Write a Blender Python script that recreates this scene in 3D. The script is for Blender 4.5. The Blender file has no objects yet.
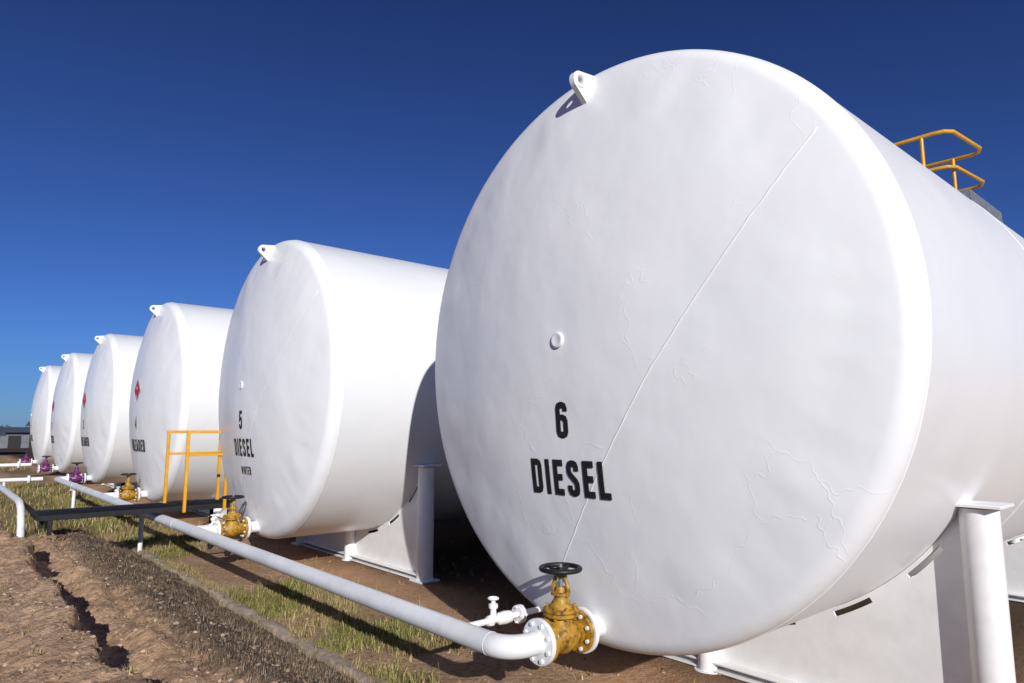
import bpy, math, random
from mathutils import Vector, Matrix, noise
random.seed(4)
H=1.5
R=1.622; D=2.87; ZC=0.478+H; Y6=2.474; SP=4.8; L=10.0
scene=bpy.context.scene
scene.view_settings.view_transform='Standard'
scene.view_settings.look='None'
scene.view_settings.exposure=0
# ------------------------------------------------ materials
def nmat(name):
    m=bpy.data.materials.new(name); m.use_nodes=True
    nt=m.node_tree; b=nt.nodes['Principled BSDF']
    return m,nt,b
def tex(nt,kind,scale,detail=3,rough=.5,coord='Object',**k):
    tc=nt.nodes.new('ShaderNodeTexCoord')
    n=nt.nodes.new(kind); n.inputs['Scale'].default_value=scale
    if 'Detail' in n.inputs: n.inputs['Detail'].default_value=detail
    if 'Roughness' in n.inputs: n.inputs['Roughness'].default_value=rough
    nt.links.new(tc.outputs[coord],n.inputs['Vector'])
    return n
def ramp(nt,src,stops):
    r=nt.nodes.new('ShaderNodeValToRGB'); e=r.color_ramp.elements
    while len(e)<len(stops): e.new(.5)
    for i,(p,c) in enumerate(stops):
        e[i].position=p; e[i].color=(c[0],c[1],c[2],1)
    nt.links.new(src,r.inputs[0]); return r
def mix(nt,fac,a,b,mode='MIX'):
    m=nt.nodes.new('ShaderNodeMix'); m.data_type='RGBA'; m.blend_type=mode
    for s,v in ((0,fac),(6,a),(7,b)):
        if isinstance(v,(int,float)): m.inputs[s].default_value=v
        elif isinstance(v,tuple): m.inputs[s].default_value=(*v,1)
        else: nt.links.new(v,m.inputs[s])
    return m.outputs[2]
def bump(nt,b,src,strength,dist,prev=None):
    n=nt.nodes.new('ShaderNodeBump'); n.inputs['Strength'].default_value=strength
    n.inputs['Distance'].default_value=dist
    nt.links.new(src,n.inputs['Height'])
    if prev: nt.links.new(prev.outputs[0],n.inputs['Normal'])
    nt.links.new(n.outputs[0],b.inputs['Normal']); return n
def simple(name,col,rough=.5,metal=0,var=.12,scale=12,bs=.15):
    m,nt,b=nmat(name)
    n=tex(nt,'ShaderNodeTexNoise',scale,3,.6)
    lo=tuple(c*(1-var) for c in col); hi=tuple(min(1,c*(1+var)) for c in col)
    r=ramp(nt,n.outputs[0],[(.3,lo),(.7,hi)])
    nt.links.new(r.outputs[0],b.inputs['Base Color'])
    b.inputs['Roughness'].default_value=rough; b.inputs['Metallic'].default_value=metal
    if bs: bump(nt,b,n.outputs[0],bs,.003)
    return m
def tankpaint(name,ridges):
    m,nt,b=nmat(name)
    n1=tex(nt,'ShaderNodeTexNoise',1.3,3,.6)
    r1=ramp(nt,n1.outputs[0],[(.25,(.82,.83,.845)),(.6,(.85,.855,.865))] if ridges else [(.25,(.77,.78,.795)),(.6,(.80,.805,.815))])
    n2=tex(nt,'ShaderNodeTexNoise',45,2,.7)
    r2=ramp(nt,n2.outputs[0],[(.66,(1,1,1)),(.80,(.90,.88,.85))])
    c=mix(nt,.4,r1.outputs[0],r2.outputs[0],'MULTIPLY')
    tcz=nt.nodes.new('ShaderNodeTexCoord')
    nt.links.new(c,b.inputs['Base Color'])
    rr=nt.nodes.new('ShaderNodeMapRange'); nt.links.new(n1.outputs[0],rr.inputs[0])
    rr.inputs[3].default_value=.25; rr.inputs[4].default_value=.38
    nt.links.new(rr.outputs[0],b.inputs['Roughness'])
    a=tex(nt,'ShaderNodeTexNoise',4.5,2,.5)
    p=bump(nt,b,a.outputs[0],.17 if ridges else .10,.03)
    if ridges:
        v=nt.nodes.new('ShaderNodeTexVoronoi'); v.feature='DISTANCE_TO_EDGE'; v.inputs['Scale'].default_value=2.3
        w=tex(nt,'ShaderNodeTexNoise',3,3,.7)
        va=nt.nodes.new('ShaderNodeMix'); va.data_type='RGBA'; va.inputs[0].default_value=.25
        nt.links.new(tcz.outputs['Object'],va.inputs[6]); nt.links.new(w.outputs['Color'],va.inputs[7])
        nt.links.new(va.outputs[2],v.inputs['Vector'])
        rl=ramp(nt,v.outputs['Distance'],[(0,(1,1,1)),(.008,(0,0,0))])
        pr=ramp(nt,n1.outputs[0],[(.46,(0,0,0)),(.56,(1,1,1))])
        hl=mix(nt,1.0,rl.outputs[0],pr.outputs[0],'MULTIPLY')
        bump(nt,b,hl,.25,.003,p)
    return m
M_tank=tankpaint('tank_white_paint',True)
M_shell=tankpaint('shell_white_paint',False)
M_white=simple('white_enamel',(.80,.80,.80),.4,0,.05,9,0)
M_black=simple('black_lettering',(.012,.012,.012),.45,0,.2,30,0)
def valvepaint(name,col,dark):
    m,nt,b=nmat(name)
    n=tex(nt,'ShaderNodeTexNoise',26,4,.7)
    r=ramp(nt,n.outputs[0],[(.36,dark),(.48,tuple(c*.75 for c in col)),(.6,col),(.78,tuple(c*1.15 for c in col))])
    nt.links.new(r.outputs[0],b.inputs['Base Color']); b.inputs['Roughness'].default_value=.5
    bump(nt,b,n.outputs[0],.5,.004); return m
M_yel=valvepaint('ochre_valve_paint',(.46,.245,.02),(.12,.06,.012))
M_rail=simple('yellow_rail_paint',(.68,.33,.015),.4,0,.12,12,0)
M_pur=simple('purple_valve_paint',(.13,.02,.12),.4,0,.2,20,0)
M_iron=simple('dark_iron',(.015,.015,.017),.5,.3,.4,30,.3)
M_steel=simple('galvanised_steel',(.32,.33,.34),.45,.6,.2,15,0)
M_grat=simple('dark_grating',(.012,.012,.013),.6,.2,.3,20,0)
M_red=simple('placard_red',(.5,.02,.02),.5,0,.1,20,0)
M_conc=simple('concrete',(.33,.26,.20),.95,0,.4,14,.9)
M_pipe=simple('grey_white_pipe_paint',(.77,.77,.77),.38,0,.10,5,.1)
# ------------------------------------------------ mesh builder
class MB:
    def __init__(s): s.v=[];s.f=[];s.m=[]
    def add(s,vs,fs,mat=0):
        o=len(s.v); s.v+= [tuple(v) for v in vs]
        for f in fs: s.f.append(tuple(i+o for i in f)); s.m.append(mat)
    def tube(s,pts,r,mat=0,seg=20,caps=True):
        pts=[Vector(p) for p in pts]; n=len(pts)
        rs=r if isinstance(r,(list,tuple)) else [r]*n
        t0=(pts[1]-pts[0]).normalized()
        u=t0.orthogonal().normalized(); vs=[]
        for i,p in enumerate(pts):
            if i==0:t=t0
            elif i==n-1:t=(pts[i]-pts[i-1]).normalized()
            else:t=((pts[i+1]-pts[i]).normalized()+(pts[i]-pts[i-1]).normalized()).normalized()
            u=(u-t*u.dot(t)).normalized(); w=t.cross(u)
            for k in range(seg):
                a=2*math.pi*k/seg
                vs.append(p+(u*math.cos(a)+w*math.sin(a))*rs[i])
        fs=[(i*seg+k,i*seg+(k+1)%seg,(i+1)*seg+(k+1)%seg,(i+1)*seg+k) for i in range(n-1) for k in range(seg)]
        if caps: fs+= [tuple(range(seg-1,-1,-1)),tuple((n-1)*seg+k for k in range(seg))]
        s.add(vs,fs,mat)
    def lathe(s,o,ax,prof,mat=0,seg=28):
        o=Vector(o);ax=Vector(ax).normalized()
        u=ax.orthogonal().normalized();w=ax.cross(u);vs=[]
        for t,r in prof:
            for k in range(seg):
                a=2*math.pi*k/seg; vs.append(o+ax*t+(u*math.cos(a)+w*math.sin(a))*r)
        n=len(prof)
        fs=[(i*seg+k,i*seg+(k+1)%seg,(i+1)*seg+(k+1)%seg,(i+1)*seg+k) for i in range(n-1) for k in range(seg)]
        fs+= [tuple(range(seg-1,-1,-1)),tuple((n-1)*seg+k for k in range(seg))]
        s.add(vs,fs,mat)
    def cyl(s,a,b,r,mat=0,seg=20): s.tube([a,b],r,mat,seg)
    def box(s,c,sz,mat=0,rot=None):
        c=Vector(c);vs=[]
        for x in(-.5,.5):
            for y in(-.5,.5):
                for z in(-.5,.5):
                    p=Vector((x*sz[0],y*sz[1],z*sz[2]))
                    if rot: p=rot@p
                    vs.append(c+p)
        s.add(vs,[(0,1,3,2),(4,6,7,5),(0,4,5,1),(2,3,7,6),(0,2,6,4),(1,5,7,3)],mat)
    def torus(s,c,ax,Rm,r,mat=0,n=40,k=10):
        c=Vector(c);ax=Vector(ax).normalized();u=ax.orthogonal().normalized();w=ax.cross(u);vs=[]
        for i in range(n):
            a=2*math.pi*i/n; d=u*math.cos(a)+w*math.sin(a)
            for j in range(k):
                b=2*math.pi*j/k; vs.append(c+d*(Rm+r*math.cos(b))+ax*r*math.sin(b))
        s.add(vs,[(i*k+j,((i+1)%n)*k+j,((i+1)%n)*k+(j+1)%k,i*k+(j+1)%k) for i in range(n) for j in range(k)],mat)
    def prism(s,poly,axis_fn,t,mat=0):
        n=len(poly); vs=[axis_fn(a,b,0) for a,b in poly]+[axis_fn(a,b,t) for a,b in poly]
        s.add(vs,[tuple(range(n)),tuple(range(2*n-1,n-1,-1))]+[(i,(i+1)%n,n+(i+1)%n,n+i) for i in range(n)],mat)
    def build(s,name,mats,parent=None,loc=None,angle=35,bevel=0,fixn=True,smooth=True):
        me=bpy.data.meshes.new(name); me.from_pydata(s.v,[],s.f); me.update()
        for m in mats: me.materials.append(m)
        me.polygons.foreach_set('material_index',s.m)
        me.polygons.foreach_set('use_smooth',[smooth]*len(s.f))
        if fixn:
            import bmesh
            bm=bmesh.new(); bm.from_mesh(me); bmesh.ops.recalc_face_normals(bm,faces=bm.faces); bm.to_mesh(me); bm.free()
        if smooth: me.set_sharp_from_angle(angle=math.radians(angle))
        ob=bpy.data.objects.new(name,me); scene.collection.objects.link(ob)
        if loc: ob.location=loc
        if parent: ob.parent=parent
        if bevel:
            b=ob.modifiers.new('b','BEVEL'); b.width=bevel; b.segments=2; b.limit_method='ANGLE'; b.angle_limit=math.radians(40)
        return ob
def empty(name,loc=(0,0,0)):
    e=bpy.data.objects.new(name,None); e.location=loc; e.empty_display_size=.3
    scene.collection.objects.link(e); return e
def flange(mb,c,ax,r,t,mat,bolts=8,bm=None,hub=0):
    c=Vector(c);ax=Vector(ax).normalized()
    mb.lathe(c-ax*t/2,ax,[(0,r-.003),(.003,r),(t-.003,r),(t,r-.003)],mat,36)
    u=ax.orthogonal().normalized();w=ax.cross(u)
    for i in range(bolts):
        a=2*math.pi*(i+.5)/bolts; p=c+(u*math.cos(a)+w*math.sin(a))*(r*.80)
        mb.cyl(p-ax*(t/2+.012),p+ax*(t/2+.012),r*.095,bm if bm is not None else mat,6)
# ------------------------------------------------ tank head
K=.12; Rc=5.0
sph=(R-K)/(Rc-K); cph=math.sqrt(1-sph*sph); rj=R-K+K*sph
def h0(r):
    if r<=rj: return K*cph+math.sqrt(Rc*Rc-r*r)-Rc*cph
    q=r-(R-K); return math.sqrt(max(0,K*K-q*q))
def hd(y,z,seed):
    r=math.hypot(y,z); w=max(0,min(1,(1.54-r)/.25))
    n=noise.noise((y*1.1,z*1.1,seed*7.3))*.012+noise.noise((y*2.6,z*2.6,seed*3.1+9))*.0055+noise.noise((y*6,z*6,seed+4))*.0014
    a=math.atan2(z,y); e=math.exp(-((r-1.36)/.14)**2)
    n2=noise.noise((math.cos(a)*4.5,math.sin(a)*4.5,seed*5.1+r))*.013*e+noise.noise((math.cos(a)*11,math.sin(a)*11,seed*2.1+r*3))*.004*e
    return h0(min(r,R))+n*w+n2
def head(parent,seed):
    N=256; mb=MB(); rad=[rj*i/44 for i in range(1,45)]
    for i in range(1,15):
        ph=math.asin(sph)+(math.pi/2-math.asin(sph))*i/14
        rad.append(R-K+K*math.sin(ph))
    vs=[(-hd(0,0,seed),0,0)]
    for r in rad:
        for k in range(N):
            a=2*math.pi*k/N; y=r*math.cos(a);z=r*math.sin(a)
            vs.append((-hd(y,z,seed),y,z))
    fs=[(0,1+(k+1)%N,1+k) for k in range(N)]
    for i in range(len(rad)-1):
        o=1+i*N
        for k in range(N): fs.append((o+k,o+(k+1)%N,o+N+(k+1)%N,o+N+k))
    mb.add(vs,fs,0); return mb.build('dished_head',[M_tank],parent,angle=180)
# ------------------------------------------------ lettering
s_=.18; W_=.46
l=s_/2; r_=W_-s_/2; b_=s_/2; t_=1-s_/2; c_=.1
G={
'D':(W_,[([(l,b_),(l,t_),(r_-c_,t_),(r_-.03,t_-.03),(r_,t_-c_),(r_,b_+c_),(r_-.03,b_+.03),(r_-c_,b_)],1)]),
'I':(s_,[([(l,0),(l,1)],0)]),
'E':(W_*.88,[([(l,0),(l,1)],0),([(s_,t_),(W_*.88,t_)],0),([(s_,.51),(W_*.82,.51)],0),([(s_,b_),(W_*.88,b_)],0)]),
'L':(W_*.85,[([(l,0),(l,1)],0),([(s_,b_),(W_*.85,b_)],0)]),
'S':(W_,[([(r_,.70),(r_,t_-c_),(r_-.03,t_-.03),(r_-c_,t_),(l+c_,t_),(l+.03,t_-.03),(l,t_-c_),(l,.68),(l+.04,.60),(r_-.04,.42),(r_,.34),(r_,b_+c_),(r_-.03,b_+.03),(r_-c_,b_),(l+c_,b_),(l+.03,b_+.03),(l,b_+c_),(l,.30)],0)]),
'6':(W_,[([(r_,.73),(r_,t_-c_),(r_-.03,t_-.03),(r_-c_,t_),(l+c_,t_),(l+.03,t_-.03),(l,t_-c_),(l,b_+c_),(l+.03,b_+.03),(l+c_,b_),(r_-c_,b_),(r_-.03,b_+.03),(r_,b_+c_),(r_,.46),(r_-.03,.53),(r_-c_,.56),(l+c_,.56),(s_,.50)],0)]),
'5':(W_,[([(W_-.03,t_),(l+.02,t_),(l,.50),(l+.1,.56),(r_-c_,.58),(r_-.03,.55),(r_,.47),(r_,b_+c_),(r_-.03,b_+.03),(r_-c_,b_),(l+c_,b_),(l+.03,b_+.03),(l,b_+c_),(l,.28)],0)]),
'4':(W_,[([(r_-.05,0),(r_-.05,t_),(l,.28),(W_,.28)],0)]),
'3':(W_,[([(l,.73),(l,t_-c_),(l+c_,t_),(r_-c_,t_),(r_,t_-c_),(r_,.6),(r_-.1,.52),(r_,.44),(r_,b_+c_),(r_-c_,b_),(l+c_,b_),(l,b_+c_),(l,.28)],0)]),
'2':(W_,[([(l,.70),(l,t_-c_),(l+c_,t_),(r_-c_,t_),(r_,t_-c_),(r_,.58),(l,.2),(l,b_),(W_,b_)],0)]),
'1':(s_*1.7,[([(0,.8),(s_*1.2,.9)],0),([(s_*1.2,0),(s_*1.2,1)],0)]),
'U':(W_,[([(l,1),(l,b_+c_),(l+c_,b_),(r_-c_,b_),(r_,b_+c_),(r_,1)],0)]),
'N':(W_*1.1,[([(l,0),(l,1)],0),([(l,.92),(W_*1.1-l,.08)],0),([(W_*1.1-l,0),(W_*1.1-l,1)],0)]),
'A':(W_*1.05,[([(.04,0),(W_*.525,.96),(W_*1.05-.04,0)],0),([(l+.06,.26),(W_*1.05-l-.06,.26)],0)]),
'W':(W_*1.5,[([(.06,1),(.2,.06),(W_*.75,.8),(W_*1.5-.2,.06),(W_*1.5-.06,1)],0)]),
'T':(W_*.9,[([(0,t_),(W_*.9,t_)],0),([(W_*.45,0),(W_*.45,1-s_)],0)]),
'R':(W_,[([(l,0),(l,t_),(r_-c_,t_),(r_,t_-c_),(r_,.6),(r_-c_,.5),(s_,.5)],0),([(r_-.1,.42),(r_,0)],0)]),
}
def ribbon(pts,closed,w):
    out=[]; n=len(pts); m=n if closed else n-1
    for i in range(m):
        a=pts[i];b=pts[(i+1)%n]; d=math.dist(a,b); k=max(1,int(d/.14))
        for j in range(k): out.append((a[0]+(b[0]-a[0])*j/k,a[1]+(b[1]-a[1])*j/k))
    if not closed: out.append(pts[-1])
    n=len(out); Lf=[];Rt=[]
    for i in range(n):
        p=out[i]
        a=out[(i-1)%n] if (closed or i>0) else None
        b=out[(i+1)%n] if (closed or i<n-1) else None
        ds=[]
        if a: ds.append(Vector((p[0]-a[0],p[1]-a[1])).normalized())
        if b: ds.append(Vector((b[0]-p[0],b[1]-p[1])).normalized())
        if len(ds)==2:
            t=(ds[0]+ds[1]); t=t.normalized() if t.length>1e-4 else ds[0]
            k=1/max(.5,abs(t.dot(ds[0])))
        else: t=ds[0];k=1
        nn=Vector((-t.y,t.x))*w/2*k
        Lf.append((p[0]+nn.x,p[1]+nn.y)); Rt.append((p[0]-nn.x,p[1]-nn.y))
    fs=[];m=n if closed else n-1
    for i in range(m):
        j=(i+1)%n; fs.append((i,j,n+j,n+i))
    return Lf+Rt,fs
def lettering(mb,text,h,cy,cz,seed,gap=.155,mat=0,off=.003,aspect=1.0):
    tw=sum(G[c][0] if c!=' ' else .3 for c in text)+gap*(len(text)-1)
    u=-tw/2; q=0
    for c in text:
        if c==' ': u+=.3+gap; continue
        w,st=G[c]
        for pts,cl in st:
            vs,fs=ribbon(pts,cl,s_)
            V=[]; q+=1
            for a,b in vs:
                y=cy-(u+a)*h*aspect; z=cz+(b-.5)*h
                V.append((-hd(y,z,seed)-off-.0003*q,y,z))
            mb.add(V,fs,mat)
        u+=w+gap
# ------------------------------------------------ tanks
labels={6:[('6',.192,.045,-.425),('DIESEL',.187,.03,-.728)],
        5:[('5',.195,.03,-.37),('DIESEL',.185,.0,-.66),('WINTER',.085,-.02,-.90)],
        4:[('4',.195,0,-.36),('UNLEADED',.19,0,-.72)],
        3:[('3',.195,0,-.36),('UNLEADED',.19,0,-.72)],
        2:[('2',.195,0,-.36),('DIESEL',.19,0,-.72)],
        1:[('1',.195,0,-.36),('DIESEL',.19,0,-.72)]}
TY={}
def make_tank(num):
    yc=Y6+SP*(6-num); TY[num]=yc
    T=empty('fuel_storage_tank',(D,yc,ZC))
    head(T,num)
    mb=MB(); N=192
    xs=[0,.012,.03,2.4,2.41,4.9,4.91,7.4,7.41,L]
    vs=[(x,R*math.cos(2*math.pi*k/N),R*math.sin(2*math.pi*k/N)) for x in xs for k in range(N)]
    mb.add(vs,[(i*N+k,(i+1)*N+k,(i+1)*N+(k+1)%N,i*N+(k+1)%N) for i in range(len(xs)-1) for k in range(N)]+[tuple((len(xs)-1)*N+k for k in range(N))],0)
    mb.build('cylindrical_shell',[M_shell],T,angle=60)
    mb=MB()
    for x in(.0,2.4,4.9,7.4): mb.torus((x,0,0),(1,0,0),R-.001,.004,0,192,8)
    p=[(-1.29,.80),(-.5,-.235),(.17,-1.2)] if num%2==0 else [(-1.25,.85),(-.5,-.1),(.25,-1.1)]
    pts=[]
    for i in range(81):
        t=i/80
        if t<.55: a=t/.55; y=p[0][0]+(p[1][0]-p[0][0])*a; z=p[0][1]+(p[1][1]-p[0][1])*a
        else: a=(t-.55)/.45; y=p[1][0]+(p[2][0]-p[1][0])*a; z=p[1][1]+(p[2][1]-p[1][1])*a
        y+=.006*noise.noise((t*30,num,0)); pts.append((-hd(y,z,num)+.0012,y,z))
    mb.tube(pts,[(.0042 if num==6 else .0026)+.0012*noise.noise((i*.7,3,1)) for i in range(81)],0,8)
    mb.build('weld_seams',[M_white],T,angle=180)
    mb=MB()
    for tx,h,cy,cz in labels[num]: lettering(mb,tx,h,cy,cz,num)
    mb.build('stencil_lettering',[M_black],T,fixn=False)
    mb=MB(); x0=-hd(0,0,num)
    mb.lathe((x0+.01,.045,-.0),(-1,0,0),[(0,.043),(.018,.043),(.022,.040),(.024,.034),(.022,.028),(.021,.0)],0,32)
    # lifting lug
    yl=.0; th=.034
    cx,cz=-.215,R-.115; ro=.056; ri=.024
    outer=[]
    n=32
    for i in range(n):
        a=2*math.pi*i/n
        outer.append((cx+math.cos(a)*ro,cz+math.sin(a)*ro))
    def hull(P):
        P=sorted(set(P)); lo=[]
        def cr(o,a,b): return (a[0]-o[0])*(b[1]-o[1])-(a[1]-o[1])*(b[0]-o[0])
        for p in P:
            while len(lo)>1 and cr(lo[-2],lo[-1],p)<=0: lo.pop()
            lo.append(p)
        up=[]
        for p in reversed(P):
            while len(up)>1 and cr(up[-2],up[-1],p)<=0: up.pop()
            up.append(p)
        return lo[:-1]+up[:-1]
    Hh=hull(outer+[(-.05,R-.04),(-.12,R-.27),(-.05,R-.2)])
    ring=[]
    n=48
    for i in range(n):
        a=2*math.pi*i/n; d=(math.cos(a),math.sin(a)); best=0
        for j in range(len(Hh)):
            p=Hh[j];q=Hh[(j+1)%len(Hh)]
            ex,ez=q[0]-p[0],q[1]-p[1]; den=d[0]*ez-d[1]*ex
            if abs(den)<1e-9: continue
            t=((p[0]-cx)*ez-(p[1]-cz)*ex)/den; s=((p[0]-cx)*d[1]-(p[1]-cz)*d[0])/den
            if t>0 and -1e-6<=s<=1+1e-6: best=max(best,t)
        ring.append((cx+d[0]*best,cz+d[1]*best))
    V=[]
    for side in(yl-th/2,yl+th/2):
        for i in range(n):
            a=2*math.pi*i/n; V.append((cx+ri*math.cos(a),side,cz+ri*math.sin(a)))
        for p in ring: V.append((p[0],side,p[1]))
    F=[]
    for i in range(n):
        j=(i+1)%n
        F+= [(i,j,n+j,n+i),(2*n+i,3*n+i,3*n+j,2*n+j),(n+i,n+j,3*n+j,3*n+i),(i,2*n+i,2*n+j,j)]
    mb.add(V,F,0)
    mb.torus((cx,yl-th/2,cz),(0,1,0),.035,.009,0,32,8)
    mb.torus((cx,yl+th/2,cz),(0,1,0),.035,.009,0,32,8)
    mb.build('lifting_lug',[M_white],T,angle=40)
    # saddles
    for sx in (1.06,4.6,8.4):
        mb=MB(); base=-ZC+.01
        TH=math.radians(57.5); n=230
        slots=[13,29.5,46]
        V=[];F=[]
        for i in range(n+1):
            th_=-TH+2*TH*i/n; sy,cz_=math.sin(th_),math.cos(th_)
            for rr in(R+.002,R+.022,R+.050): V.append((sx,rr*sy,-rr*cz_))
            V.append((sx,(R+.050)*sy,base))
        for i in range(n):
            dg=math.degrees(abs(-TH+2*TH*(i+.5)/n)); o=i*4
            hole=any(abs(dg-q)<3.9 for q in slots)
            for k in range(3):
                if k==1 and hole: continue
                F.append((o+k,o+4+k,o+5+k,o+1+k))
        mb.add(V,F,0)
        ob=mb.build('saddle_plate',[M_white],T,fixn=False,smooth=False)
        sd=ob.modifiers.new('s','SOLIDIFY'); sd.thickness=.016; sd.offset=1
        mb=MB()
        mb.box((sx-.03,0,base+.045),(.13,2.84,.012)); mb.box((sx-.03,0,base+.0),(.13,2.84,.012))
        for sgn in(-1,1):
            yy=sgn*1.45
            mb.lathe((sx-.03,yy,base-.02),(0,0,1),[(0,.085),(-.365-.478-base+.01,.085)],0,36)
            mb.box((sx-.03,sgn*1.445,-.365-.478+.005),(.23,.25,.016))
            mb.box((sx-.03,yy,base+.0),(.22,.22,.02))
        mb.lathe((sx-.06,.08,base-.02),(0,0,1),[(0,.09),(.012,.09),(.012,.062),(-R-base+.05,.062)],0,28)
        mb.build('support_posts',[M_white],T,angle=35,bevel=.003)
    if num in(4,3,2):
        mb=MB()
        def P(a,b,off):
            y=-a;z=.16+b; return (-hd(0,.16,num)-.012-off,y,z)
        for sz,mt,of in((.19,1,0),(.175,0,.003)):
            mb.add([P(0,sz,of),P(sz,0,of),P(0,-sz,of),P(-sz,0,of)],[(0,1,2,3)],mt)
        fl=[(-.035,.02),(-.05,.05),(-.02,.075),(-.015,.11),(.02,.08),(.02,.055),(.045,.06),(.045,.03),(.03,.015),(0,.01)]
        mb.add([P(a*.7,b*.7,.006) for a,b in fl],[tuple(range(len(fl)))],1)
        for pts,cl in G['3'][1]:
            vs,fs=ribbon(pts,cl,s_); mb.add([P((a-.23)*.07,-.15+b*.07,.006) for a,b in vs],fs,1)
        mb.build('hazard_placard',[M_red,M_white],T,fixn=False)
    return T
tanks=[make_tank(n) for n in(6,5,4,3,2,1)]
# ------------------------------------------------ roof platform
mb=MB()
def rz(z): return z+H
for z,rr in((3.12,.021),(2.73,.019)):
    pl=[(7.80,3.2),(7.80,2.16),(7.82,2.06),(7.90,2.00),(8.6,1.94),(8.72,1.98),(8.76,2.07),(8.72,3.2)]
    mb.tube([(x,y,rz(z)) for x,y in pl],rr,0,12)
for x,y in((7.80,2.27),(8.74,2.24),(7.80,3.1),(8.72,3.1)):
    mb.cyl((x,y,rz(2.2)),(x,y,rz(3.12)),.019,0,12)
mb.box((8.3,2.5,rz(2.30)),(1.15,1.3,.03),1)
mb.box((8.3,1.86,rz(2.33)),(1.15,.008,.16),1); mb.box((7.73,2.5,rz(2.33)),(.008,1.27,.16),1); mb.box((8.87,2.5,rz(2.33)),(.008,1.27,.16),1)
for x in(7.85,8.7):
    for y in(2.0,3.0): mb.box((x,y,rz(2.13)),(.06,.06,.34),1)
mb.lathe((9.3,2.49,rz(2.05)),(0,0,1),[(0,.25),(.22,.25),(.22,.31),(.26,.31),(.27,.29)],1,32)
mb.build('tank_access_platform',[M_rail,M_steel])
# ------------------------------------------------ valves
VZ=.485; PX=2.13
def valve(yv,col,tee=True,scale=1):
    mb=MB(); z=VZ
    mb.lathe((2.80,yv,z),(-1,0,0),[(0,.057),(.14,.057),(.17,.062)],1,28)
    flange(mb,(2.625,yv,z),(1,0,0),.112,.024,1,8)
    flange(mb,(2.598,yv,z),(1,0,0),.104,.022,0,8,1)
    mb.lathe((2.59,yv,z),(-1,0,0),[(0,.055),(.03,.056),(.07,.075),(.115,.086),(.16,.075),(.20,.056),(.235,.055)],0,32)
    flange(mb,(2.352,yv,z),(1,0,0),.104,.022,0,8,1)
    flange(mb,(2.325,yv,z),(1,0,0),.108,.024,1,8)
    cx=2.475
    mb.lathe((cx,yv,z),(0,0,1),[(0,.075),(.05,.07),(.085,.058),(.098,.06)],0,32)
    for zz in(.098,.118):
        mb.lathe((cx,yv,z+zz),(0,0,1),[(0,.086),(.004,.09),(.014,.09),(.018,.086)],0,32)
    for i in range(8):
        a=2*math.pi*(i+.5)/8; p=Vector((cx+.074*math.cos(a),yv+.074*math.sin(a),z))
        mb.cyl(p+Vector((0,0,.088)),p+Vector((0,0,.148)),.008,0,6)
    mb.lathe((cx,yv,z+.136),(0,0,1),[(0,.062),(.02,.05),(.045,.034),(.06,.034),(.062,.05),(.074,.05),(.076,.03),(.10,.022)],0,28)
    for s in(-1,1):
        mb.tube([(cx,yv+s*.046,z+.195),(cx,yv+s*.05,z+.235),(cx,yv+s*.036,z+.275),(cx,yv+s*.02,z+.292)],.011,0,10)
    mb.lathe((cx,yv,z+.283),(0,0,1),[(0,.022),(.006,.027),(.03,.027),(.036,.02)],0,20)
    mb.cyl((cx,yv,z+.2),(cx,yv,z+.345),.009,2,10)
    hz=z+.315
    mb.torus((cx,yv,hz+.008),(0,0,1),.098,.0125,3,48,12)
    mb.lathe((cx,yv,hz-.014),(0,0,1),[(0,.024),(.03,.022)],3,16)
    for i in range(5):
        a=2*math.pi*i/5+.3
        mb.tube([(cx,yv,hz),(cx+.055*math.cos(a),yv+.055*math.sin(a),hz-.003),(cx+.096*math.cos(a),yv+.096*math.sin(a),hz+.008)],.0085,3,8)
    if tee: mb.cyl((2.32,yv,z),(PX+.03,yv,z),.054,1,24)
    return mb.build('gate_valve',[col,M_white,M_steel,M_iron],angle=35)
NY=.0
for n in(6,5,4,3,2,1):
    valve(TY[n]+NY,M_yel if n>=4 else M_pur,n in(5,4))
# ------------------------------------------------ main pipe
y0=TY[6]+NY
mb=MB()
el=.12
pts=[(2.32,y0,VZ),(PX+el,y0,VZ)]+[(PX+el-el*math.sin(a),y0+el-el*math.cos(a),VZ) for a in[math.pi/2*i/10 for i in range(1,11)]]
yend=TY[3]+NY
pts+=[(PX,y0+.6,VZ),(PX,yend-el,VZ)]+[(PX+el-el*math.cos(a),yend-el+el*math.sin(a),VZ) for a in[math.pi/2*i/10 for i in range(1,11)]]+[(2.32,yend,VZ)]
mb.tube(pts,.054,0,32)
for yy in (y0+el+.01,8.0,13.5): mb.torus((PX,yy,VZ),(0,1,0),.053,.003,0,32,6)
for yy in(9.5,14.6):
    mb.cyl((PX,yy,-.05),(PX,yy,VZ-.075),.028,0,14); mb.box((PX,yy,VZ-.066),(.15,.07,.012))
    mb.tube([(PX-.062,yy,VZ-.06),(PX-.062,yy,VZ),(PX-.04,yy,VZ+.045),(PX,yy,VZ+.062),(PX+.04,yy,VZ+.045),(PX+.062,yy,VZ),(PX+.062,yy,VZ-.06)],.006,1,8)
mb.build('fuel_pipeline',[M_pipe,M_steel],angle=40)
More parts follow.
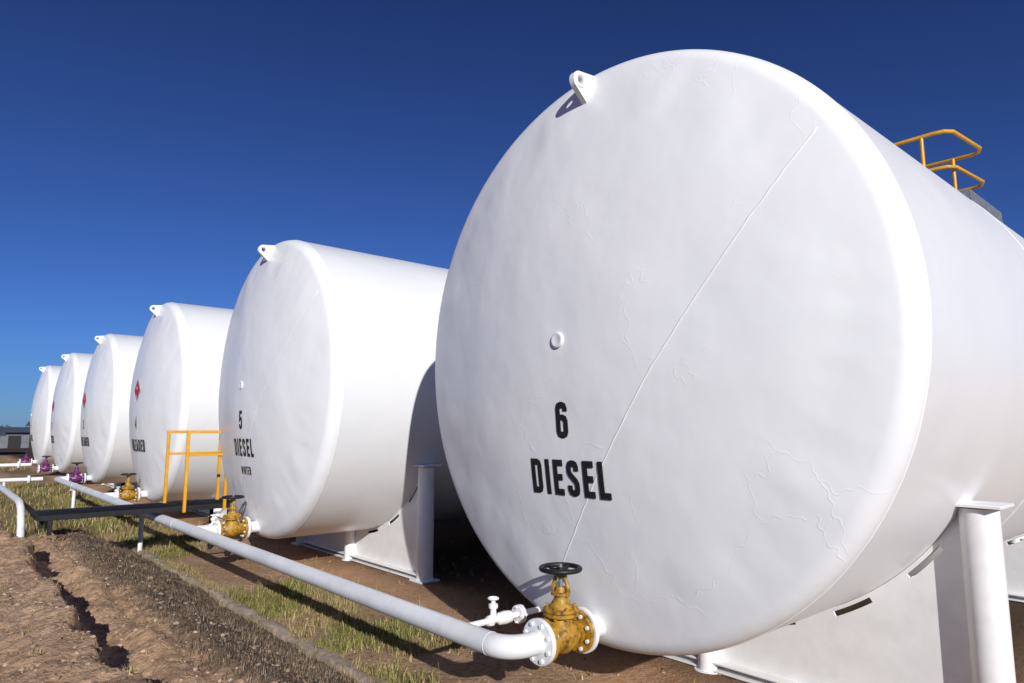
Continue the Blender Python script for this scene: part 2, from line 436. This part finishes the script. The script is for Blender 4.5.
def drain(yc):
    mb=MB(); y=yc+.49; z=VZ-.02
    mb.cyl((2.80,y,z),(PX+.04,y,z),.017,0,14)
    flange(mb,(2.64,y,z),(1,0,0),.05,.014,0,4); flange(mb,(2.62,y,z),(1,0,0),.05,.014,0,4)
    mb.lathe((2.57,y,z),(-1,0,0),[(0,.022),(.01,.032),(.05,.036),(.09,.032),(.10,.022)],0,20)
    mb.lathe((2.44,y,z),(-1,0,0),[(0,.024),(.012,.03),(.03,.03),(.042,.024)],0,8)
    mb.lathe((2.44,y,z),(0,0,1),[(0,.02),(.06,.016),(.065,.026),(.085,.026),(.09,.012),(.115,.012)],0,16)
    mb.torus((2.44,y,z+.115),(0,0,1),.026,.006,0,20,8); mb.cyl((2.415,y,z+.115),(2.465,y,z+.115),.005,0,8)
    mb.build('drain_valve',[M_white],angle=35)
for n in(6,5,4): drain(TY[n])
mb=MB()
mb.tube([(1.1,11.5,-.05),(1.1,11.62,.20),(1.1,11.8,.40),(1.1,12.05,.47),(1.1,12.3,.48),(1.1,24,.48)],.045,0,20)
for yy in(18,22): mb.cyl((1.1,yy,-.05),(1.1,yy,.43),.025,0,10)
mb.build('transfer_pipe',[M_pipe])
for yy,zz in((24.2,.50),(21.4,.24)):
    mb=MB(); mb.tube([(-3,yy,zz),(2.4,yy,zz)],.05,0,16)
    for xx in(-2,0,1.6): mb.cyl((xx,yy,-.05),(xx,yy,zz-.05),.03,0,10)
    for xx in(.6,2.1): flange(mb,(xx,yy,zz),(1,0,0),.1,.04,0,8)
    mb.build('manifold_pipe',[M_white])
# ------------------------------------------------ stepover walkway
mb=MB(); wz=H-.885; ya,yb=8.5,9.15; xa,xb=.95,3.0
for y in(ya,yb): mb.box(((xa+xb)/2,y,wz-.02),(xb-xa,.04,.05),1)
for x in(xa,xb): mb.box((x,(ya+yb)/2,wz-.022),(.03,yb-ya-.045,.046),1)
n=90
for i in range(1,n): mb.box((xa+(xb-xa)*i/n,(ya+yb)/2,wz-.012),(.006,yb-ya-.05,.03),1)
for j in range(14): mb.box(((xa+xb)/2,ya+.04+(yb-ya-.08)*j/13,wz-.014),(xb-xa-.04,.008,.012),1)
for y in(ya,yb):
    for x in(2.85,): mb.box((x,y,(wz-.05)/2),(.04,.04,wz-.05),1)
    mb.box((1.05,y,wz-.12),(.04,.04,.15),1)
for y,x0,x1 in((ya,2.33,2.78),(yb,2.28,2.9)):
    zt=H-.04
    for x in(x0,x1): mb.box((x,y-.037,(wz-.06+zt)/2),(.034,.03,zt-wz+.06),0)
    mb.box(((x0+x1)/2,y-.037,zt+.018),(x1-x0+.034,.034,.034),0)
    mb.box(((x0+x1)/2,y-.037,zt-.25),(x1-x0-.037,.026,.03),0)
mb.build('stepover_walkway',[M_rail,M_grat],bevel=.004)
# ------------------------------------------------ ground
def sm(a,b,x):
    t=max(0,min(1,(x-a)/(b-a))); return t*t*(3-2*t)
def nz(x,y,s,o=0): return noise.noise((x*s,y*s,o))
def gz(x,y):
    by=1-sm(9.3,11.2,y+.5*nz(x,y,.7,3)); z=0
    if x<3:
        tw=.06*nz(x*.3,y,1.2,8)
        z+=by*(.36*(1-sm(1.22+tw,2.12+tw,x)))
        xe=.66+.12*nz(0,y,.9,1)+.07*nz(0,y,3.1,2)+.035*nz(0,y,11,2)
        z+=by*.20*(1-sm(xe,xe+.07,x))*(1-.3*sm(xe,xe-.5,x))
        z-=by*.05*math.exp(-((x-xe-.20)/.11)**2)
        xf=1.12+.08*nz(3,y,1.1,1)+.03*nz(0,y,6,2)
        z-=by*.030*math.exp(-((x-xf)/.06)**2)
        z+=by*.022*math.exp(-((x-xf+.13)/.07)**2)
    am=by*(1-sm(1.9,2.3,x))
    far=1-sm(40,90,abs(x)+abs(y))
    z+=far*((.012+.04*am)*nz(x,y,1.7,5)+(.006+.024*am)*nz(x,y,5,6)+(.003+.015*am)*nz(x,y,14,7)+(.001+.008*am)*nz(x,y,34,7))
    return z
def coords(lo,hi,step0,dense_lo,dense_hi,grow):
    xs=[];x=dense_lo
    while x<dense_hi: xs.append(x); x+=step0
    s=step0
    while x<hi: xs.append(x); s*=grow; x+=s
    xs.append(hi); x=dense_lo;s=step0;left=[]
    while x>lo: s*=grow; x-=s; left.append(x)
    return sorted(left)+xs
gx=coords(-2500,2500,.020,-.4,2.4,1.08); gy=coords(-800,4000,.022,2.6,8.0,1.028)
nx,ny=len(gx),len(gy)
V=[];C=[]
for y in gy:
    for x in gx:
        z=gz(x,y); V.append((x,y,z))
        by=1-sm(9.3,11.2,y)
        wob=.10*nz(x,y,1.5,11)+.05*nz(x,y,6,12)
        slope=by*sm(1.12,1.30,x+wob)*(1-sm(2.08,2.2,x+wob*.6))
        grass=sm(2.1,2.25,x)*(1-sm(2.95,3.25,x+wob*2))*(.2+.6*sm(-.12,.18,nz(x,y,.9,13)))
        if y>10: grass=max(grass,sm(10,12,y)*sm(.15,-.1,nz(x,y,.25,2))*(1-sm(3,3.3,x))*.9)
        pad=sm(2.9,3.3,x+wob)
        tank_shade=sm(3.3,4.2,x+wob*2)*(1-sm(13.5,15,x))*sm(.6,1.6,y)  # mask for painted shade under and between the tanks, not wet soil
        C.append((slope,grass,pad,tank_shade))
F=[(j*nx+i,j*nx+i+1,(j+1)*nx+i+1,(j+1)*nx+i) for j in range(ny-1) for i in range(nx-1)]
me=bpy.data.meshes.new('ground'); me.from_pydata(V,[],F); me.update()
me.polygons.foreach_set('use_smooth',[True]*len(F))
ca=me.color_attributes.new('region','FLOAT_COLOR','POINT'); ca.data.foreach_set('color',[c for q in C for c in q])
gob=bpy.data.objects.new('ground',me); scene.collection.objects.link(gob)
m,nt,b=nmat('ground_soil')
at=nt.nodes.new('ShaderNodeAttribute'); at.attribute_name='region'
sp=nt.nodes.new('ShaderNodeSeparateColor'); nt.links.new(at.outputs['Color'],sp.inputs[0])
n1=tex(nt,'ShaderNodeTexNoise',1.1,4,.65); n2=tex(nt,'ShaderNodeTexNoise',22,5,.7)
vo=tex(nt,'ShaderNodeTexVoronoi',60)
dirt=ramp(nt,n1.outputs[0],[(.3,(.36,.225,.135)),(.55,(.48,.32,.205)),(.75,(.55,.39,.27))])
fine=ramp(nt,n2.outputs[0],[(.3,(.42,.39,.37)),(.5,(1,1,1)),(.72,(1.25,1.22,1.18))])
d1=mix(nt,.9,dirt.outputs[0],fine.outputs[0],'MULTIPLY')
pad=ramp(nt,n1.outputs[0],[(.3,(.42,.245,.14)),(.7,(.58,.36,.215))])
pad2=mix(nt,.5,pad.outputs[0],fine.outputs[0],'MULTIPLY')
pad2=mix(nt,at.outputs['Alpha'],pad2,(.085,.055,.036))  # soil colour darkened to stand in for the shade beneath the tanks
gr=ramp(nt,n2.outputs[0],[(.35,(.11,.085,.04)),(.55,(.24,.18,.09)),(.72,(.46,.31,.19))])
sl=ramp(nt,n2.outputs[0],[(.3,(.06,.043,.03)),(.55,(.14,.10,.072)),(.75,(.28,.20,.14))])
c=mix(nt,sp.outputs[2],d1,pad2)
c=mix(nt,sp.outputs[1],c,gr.outputs[0])
c=mix(nt,sp.outputs[0],c,sl.outputs[0])
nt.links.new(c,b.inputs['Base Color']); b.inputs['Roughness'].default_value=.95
b.inputs['Specular IOR Level'].default_value=.1
p=bump(nt,b,n2.outputs[0],.75,.03)
bump(nt,b,vo.outputs['Distance'],.4,.008,p)
me.materials.append(m)
mb=MB()
pv=[]
ys=[2.0+i*.06 for i in range(124)]
for y in ys:
    w=.020*nz(0,y,3,4)+.012*nz(0,y,12,4)-.024
    for (dx,z) in((-.065,-.05),(-.055,.045+w),(-.035,.058+w),(.03,.055+w),(.05,.04+w),(.058,-.05)): pv.append((2.13+dx+.018*nz(dx*9,y,5,1),y,z+.010*nz(dx*30,y,9,3)))
mb.add(pv,[(i*6+k,i*6+k+1,(i+1)*6+k+1,(i+1)*6+k) for i in range(len(ys)-1) for k in range(5)],0)
mb.build('concrete_kerb',[M_conc],angle=50)
# ------------------------------------------------ vegetation & stones
def attrmat(name,rough=.8):
    m,nt,b=nmat(name); a=nt.nodes.new('ShaderNodeAttribute'); a.attribute_name='tint'
    nt.links.new(a.outputs['Color'],b.inputs['Base Color']); b.inputs['Roughness'].default_value=rough
    b.inputs['Specular IOR Level'].default_value=.2
    return m
def build_attr(name,V,F,C,mat):
    me=bpy.data.meshes.new(name); me.from_pydata(V,[],F); me.update()
    ca=me.color_attributes.new('tint','FLOAT_COLOR','POINT'); ca.data.foreach_set('color',[c for q in C for c in q])
    me.materials.append(mat); o=bpy.data.objects.new(name,me); scene.collection.objects.link(o); return o
def blades(name,tufts,mat):
    V=[];F=[];C=[]
    for (x,y,n,h,spread,pal,wd) in tufts:
        z=gz(x,y)-.005
        for _ in range(n):
            a=random.uniform(0,2*math.pi); d=random.random()*spread; bx=x+d*math.cos(a);by_=y+d*math.sin(a)
            hh=h*random.uniform(.4,1.1); ln=hh*random.uniform(.1,.75); a2=random.uniform(0,2*math.pi)
            lx,ly=ln*math.cos(a2),ln*math.sin(a2); w=wd*random.uniform(.6,1.4)
            px,py=-math.sin(a2+random.uniform(-1,1))*w,math.cos(a2+random.uniform(-1,1))*w
            o=len(V)
            V+= [(bx-px,by_-py,z),(bx+px,by_+py,z),(bx+lx*.4+px*.7,by_+ly*.4+py*.7,z+hh*.6),(bx+lx*.4-px*.7,by_+ly*.4-py*.7,z+hh*.6),(bx+lx,by_+ly,z+hh)]
            F+= [(o,o+1,o+2,o+3),(o+3,o+2,o+4)]
            c=random.choice(pal); k=random.uniform(.7,1.3); q=(c[0]*k,c[1]*k,c[2]*k,1)
            C+=[q]*5
    return build_attr(name,V,F,C,mat)
M_gr=attrmat('grass_blades')
green=[(.14,.165,.035),(.19,.20,.045),(.11,.14,.03),(.27,.24,.07),(.40,.33,.15)]
straw=[(.46,.36,.18),(.36,.28,.13),(.27,.20,.09),(.20,.19,.06)]
dead=[(.14,.10,.065),(.21,.15,.10),(.09,.07,.05),(.27,.20,.14)]
T=[]
for _ in range(9000):
    y=2.0+16*random.random()**1.4; x=random.uniform(2.12,3.15)
    dn=nz(x,y,.9,13)+.45*nz(x,y,3,1)
    if dn<random.uniform(-.20,.12): continue
    T.append((x,y,random.randint(5,11),random.uniform(.025,.10)*(1.6 if random.random()<.06 else 1),.05,green if nz(x,y,1.6,20)>-.04 else straw,.0025))
for _ in range(2500):
    y=random.uniform(10.5,45); x=random.uniform(-1,3.1)
    if nz(x,y,.25,2)>.12: continue
    T.append((x,y,7,random.uniform(.06,.2),.14,random.choice([green,straw]),.007))
for _ in range(900):
    x=random.uniform(3.2,14); y=random.uniform(-1,1.0)
    T.append((x,y,9,random.uniform(.05,.16),.07,random.choice([green,straw]),.004))
for _ in range(350):
    x=random.uniform(3,5); y=random.uniform(1,12); T.append((x,y,6,random.uniform(.03,.08),.04,straw,.003))
blades('grass',T,M_gr)
T=[]
for _ in range(7500):
    y=2.0+8.6*random.random()**1.3; x=random.uniform(1.15,2.24)
    if nz(x,y,2,33)<random.uniform(-.6,.0)-.6*(x<1.3): continue
    T.append((x,y,random.randint(5,9),random.uniform(.015,.05)*(1.4 if x>2.05 else 1),.05,dead if x<2.05 else straw,.002))
for _ in range(260):
    y=3+7*random.random(); x=random.uniform(-.3,1.2); T.append((x,y,8,random.uniform(.02,.05),.03,straw,.0018))
blades('dry_stubble',T,M_gr)
V=[];F=[];C=[]
ico=[Vector(v).normalized() for v in((0,0,1),(.89,0,.45),(.28,.85,.45),(-.72,.53,.45),(-.72,-.53,.45),(.28,-.85,.45),(.72,.53,-.45),(-.28,.85,-.45),(-.89,0,-.45),(-.28,-.85,-.45),(.72,-.53,-.45),(0,0,-1))]
icf=[(0,1,2),(0,2,3),(0,3,4),(0,4,5),(0,5,1),(1,6,2),(2,7,3),(3,8,4),(4,9,5),(5,10,1),(6,7,2),(7,8,3),(8,9,4),(9,10,5),(10,6,1),(11,7,6),(11,8,7),(11,9,8),(11,10,9),(11,6,10)]
sc=[(.48,.32,.21),(.38,.25,.16),(.46,.33,.23),(.28,.19,.13),(.50,.39,.29)]
for i in range(19000):
    if i<16000: y=2.2+8*random.random()**1.5; x=random.uniform(-.6,1.8); s=.0028+.014*random.random()**6
    else: y=2+14*random.random()**1.5; x=random.uniform(1.6,5.5); s=.003+.011*random.random()**5
    if random.random()<.006: s*=1.8
    z=gz(x,y)+s*.1; c=random.choice(sc); k=random.uniform(.65,1.1); o=len(V)
    ax=[random.uniform(.7,1.3),random.uniform(.7,1.3),random.uniform(.45,.8)]
    rot=Matrix.Rotation(random.uniform(0,6.28),3,'Z')
    for p in ico:
        q=rot@Vector((p.x*ax[0],p.y*ax[1],p.z*ax[2]))*s*random.uniform(.8,1.15); V.append((x+q.x,y+q.y,z+q.z))
    F+=[(a+o,b2+o,c2+o) for a,b2,c2 in icf]; C+=[(c[0]*k,c[1]*k,c[2]*k,1)]*12
build_attr('gravel',V,F,C,attrmat('stone',.9))
# ------------------------------------------------ distance
M_shed=simple('shed_cladding',(.16,.17,.18),.6,.2,.2,3,0); M_roof=simple('shed_roof',(.10,.11,.125),.6,.2,.2,3,0)
M_dk=simple('dark_opening',(.02,.02,.02),.8,0,.1,3,0)
def shed(x0,x1,y,dp,h,rh):
    S=empty('storage_shed',((x0+x1)/2,y,0)); w=x1-x0
    mb=MB(); mb.box((0,dp/2,h/2),(w,dp,h)); mb.build('walls',[M_shed],S)
    mb=MB(); mb.prism([(-.4,h),(dp+.4,h),(dp/2,h+rh)],lambda a,b,t:(-w/2-.4+t,a,b),w+.8); mb.build('roof',[M_roof],S)
    mb=MB()
    for i in range(3): mb.box((-w/2+w*(i+.5)/3,-.02,h*.4),(w/5,.05,h*.8))
    mb.build('doors',[M_dk],S)
shed(0,3.2,50,5,1.15,.5); shed(3.5,7.8,70,7,1.3,.45); shed(9.5,13,95,6,2.0,.5)
V=[];F=[];C=[]
for _ in range(5000):
    x=random.uniform(-140,330); y=random.uniform(300,330)-.1*x
    hgt=(2.6+2.0*nz(x,0,.04,3)+1.5*nz(x,0,.2,5)); z=random.uniform(0,max(.8,hgt)); s=random.uniform(.5,1.3)
    d=[Vector((random.uniform(-1,1),random.uniform(-1,1),random.uniform(-1,1))).normalized()*s for _ in range(3)]
    o=len(V); V+=[(x+q.x,y+q.y,z+q.z) for q in d]; F.append((o,o+1,o+2)); k=random.uniform(.6,1.3); C+=[(.05*k,.06*k,.03*k,1)]*3
build_attr('tree_line',V,F,C,M_gr)
# ------------------------------------------------ light
sd=Vector((-1,-2.0,.92)).normalized()
el=math.asin(sd.z); azm=math.atan2(sd.x,sd.y)
w=bpy.data.worlds.new('World'); scene.world=w; w.use_nodes=True; nt=w.node_tree
bg=nt.nodes['Background']; sky=nt.nodes.new('ShaderNodeTexSky'); sky.sky_type='NISHITA'
sky.sun_disc=False; sky.sun_elevation=el; sky.sun_rotation=azm%(2*math.pi); sky.altitude=400; sky.air_density=1.0; sky.dust_density=.2; sky.ozone_density=3.0
tc=nt.nodes.new('ShaderNodeTexCoord'); sx=nt.nodes.new('ShaderNodeSeparateXYZ'); nt.links.new(tc.outputs['Generated'],sx.inputs[0])
rp=ramp(nt,sx.outputs['Z'],[(0,(.22,.42,.93)),(.12,(.25,.44,.90)),(.35,(.24,.36,.74)),(.6,(.19,.27,.56))])
mul=mix(nt,1.0,sky.outputs[0],rp.outputs[0],'MULTIPLY')
nt.links.new(mul,bg.inputs['Color']); bg.inputs['Strength'].default_value=.085
ld=bpy.data.lights.new('sun','SUN'); ld.energy=4.5; ld.angle=math.radians(.5); ld.color=(1,.972,.93)
lo=bpy.data.objects.new('sun',ld); scene.collection.objects.link(lo); lo.rotation_euler=(-sd).to_track_quat('-Z','Y').to_euler()
# ------------------------------------------------ camera
cd=bpy.data.cameras.new('camera'); cd.sensor_width=36; cd.lens=668/1024*36; cd.clip_end=6000; cd.clip_start=.05
co=bpy.data.objects.new('camera',cd); scene.collection.objects.link(co); co.location=(0,0,H)
co.rotation_euler=(math.radians(97.55),0,math.radians(-41)); scene.camera=co
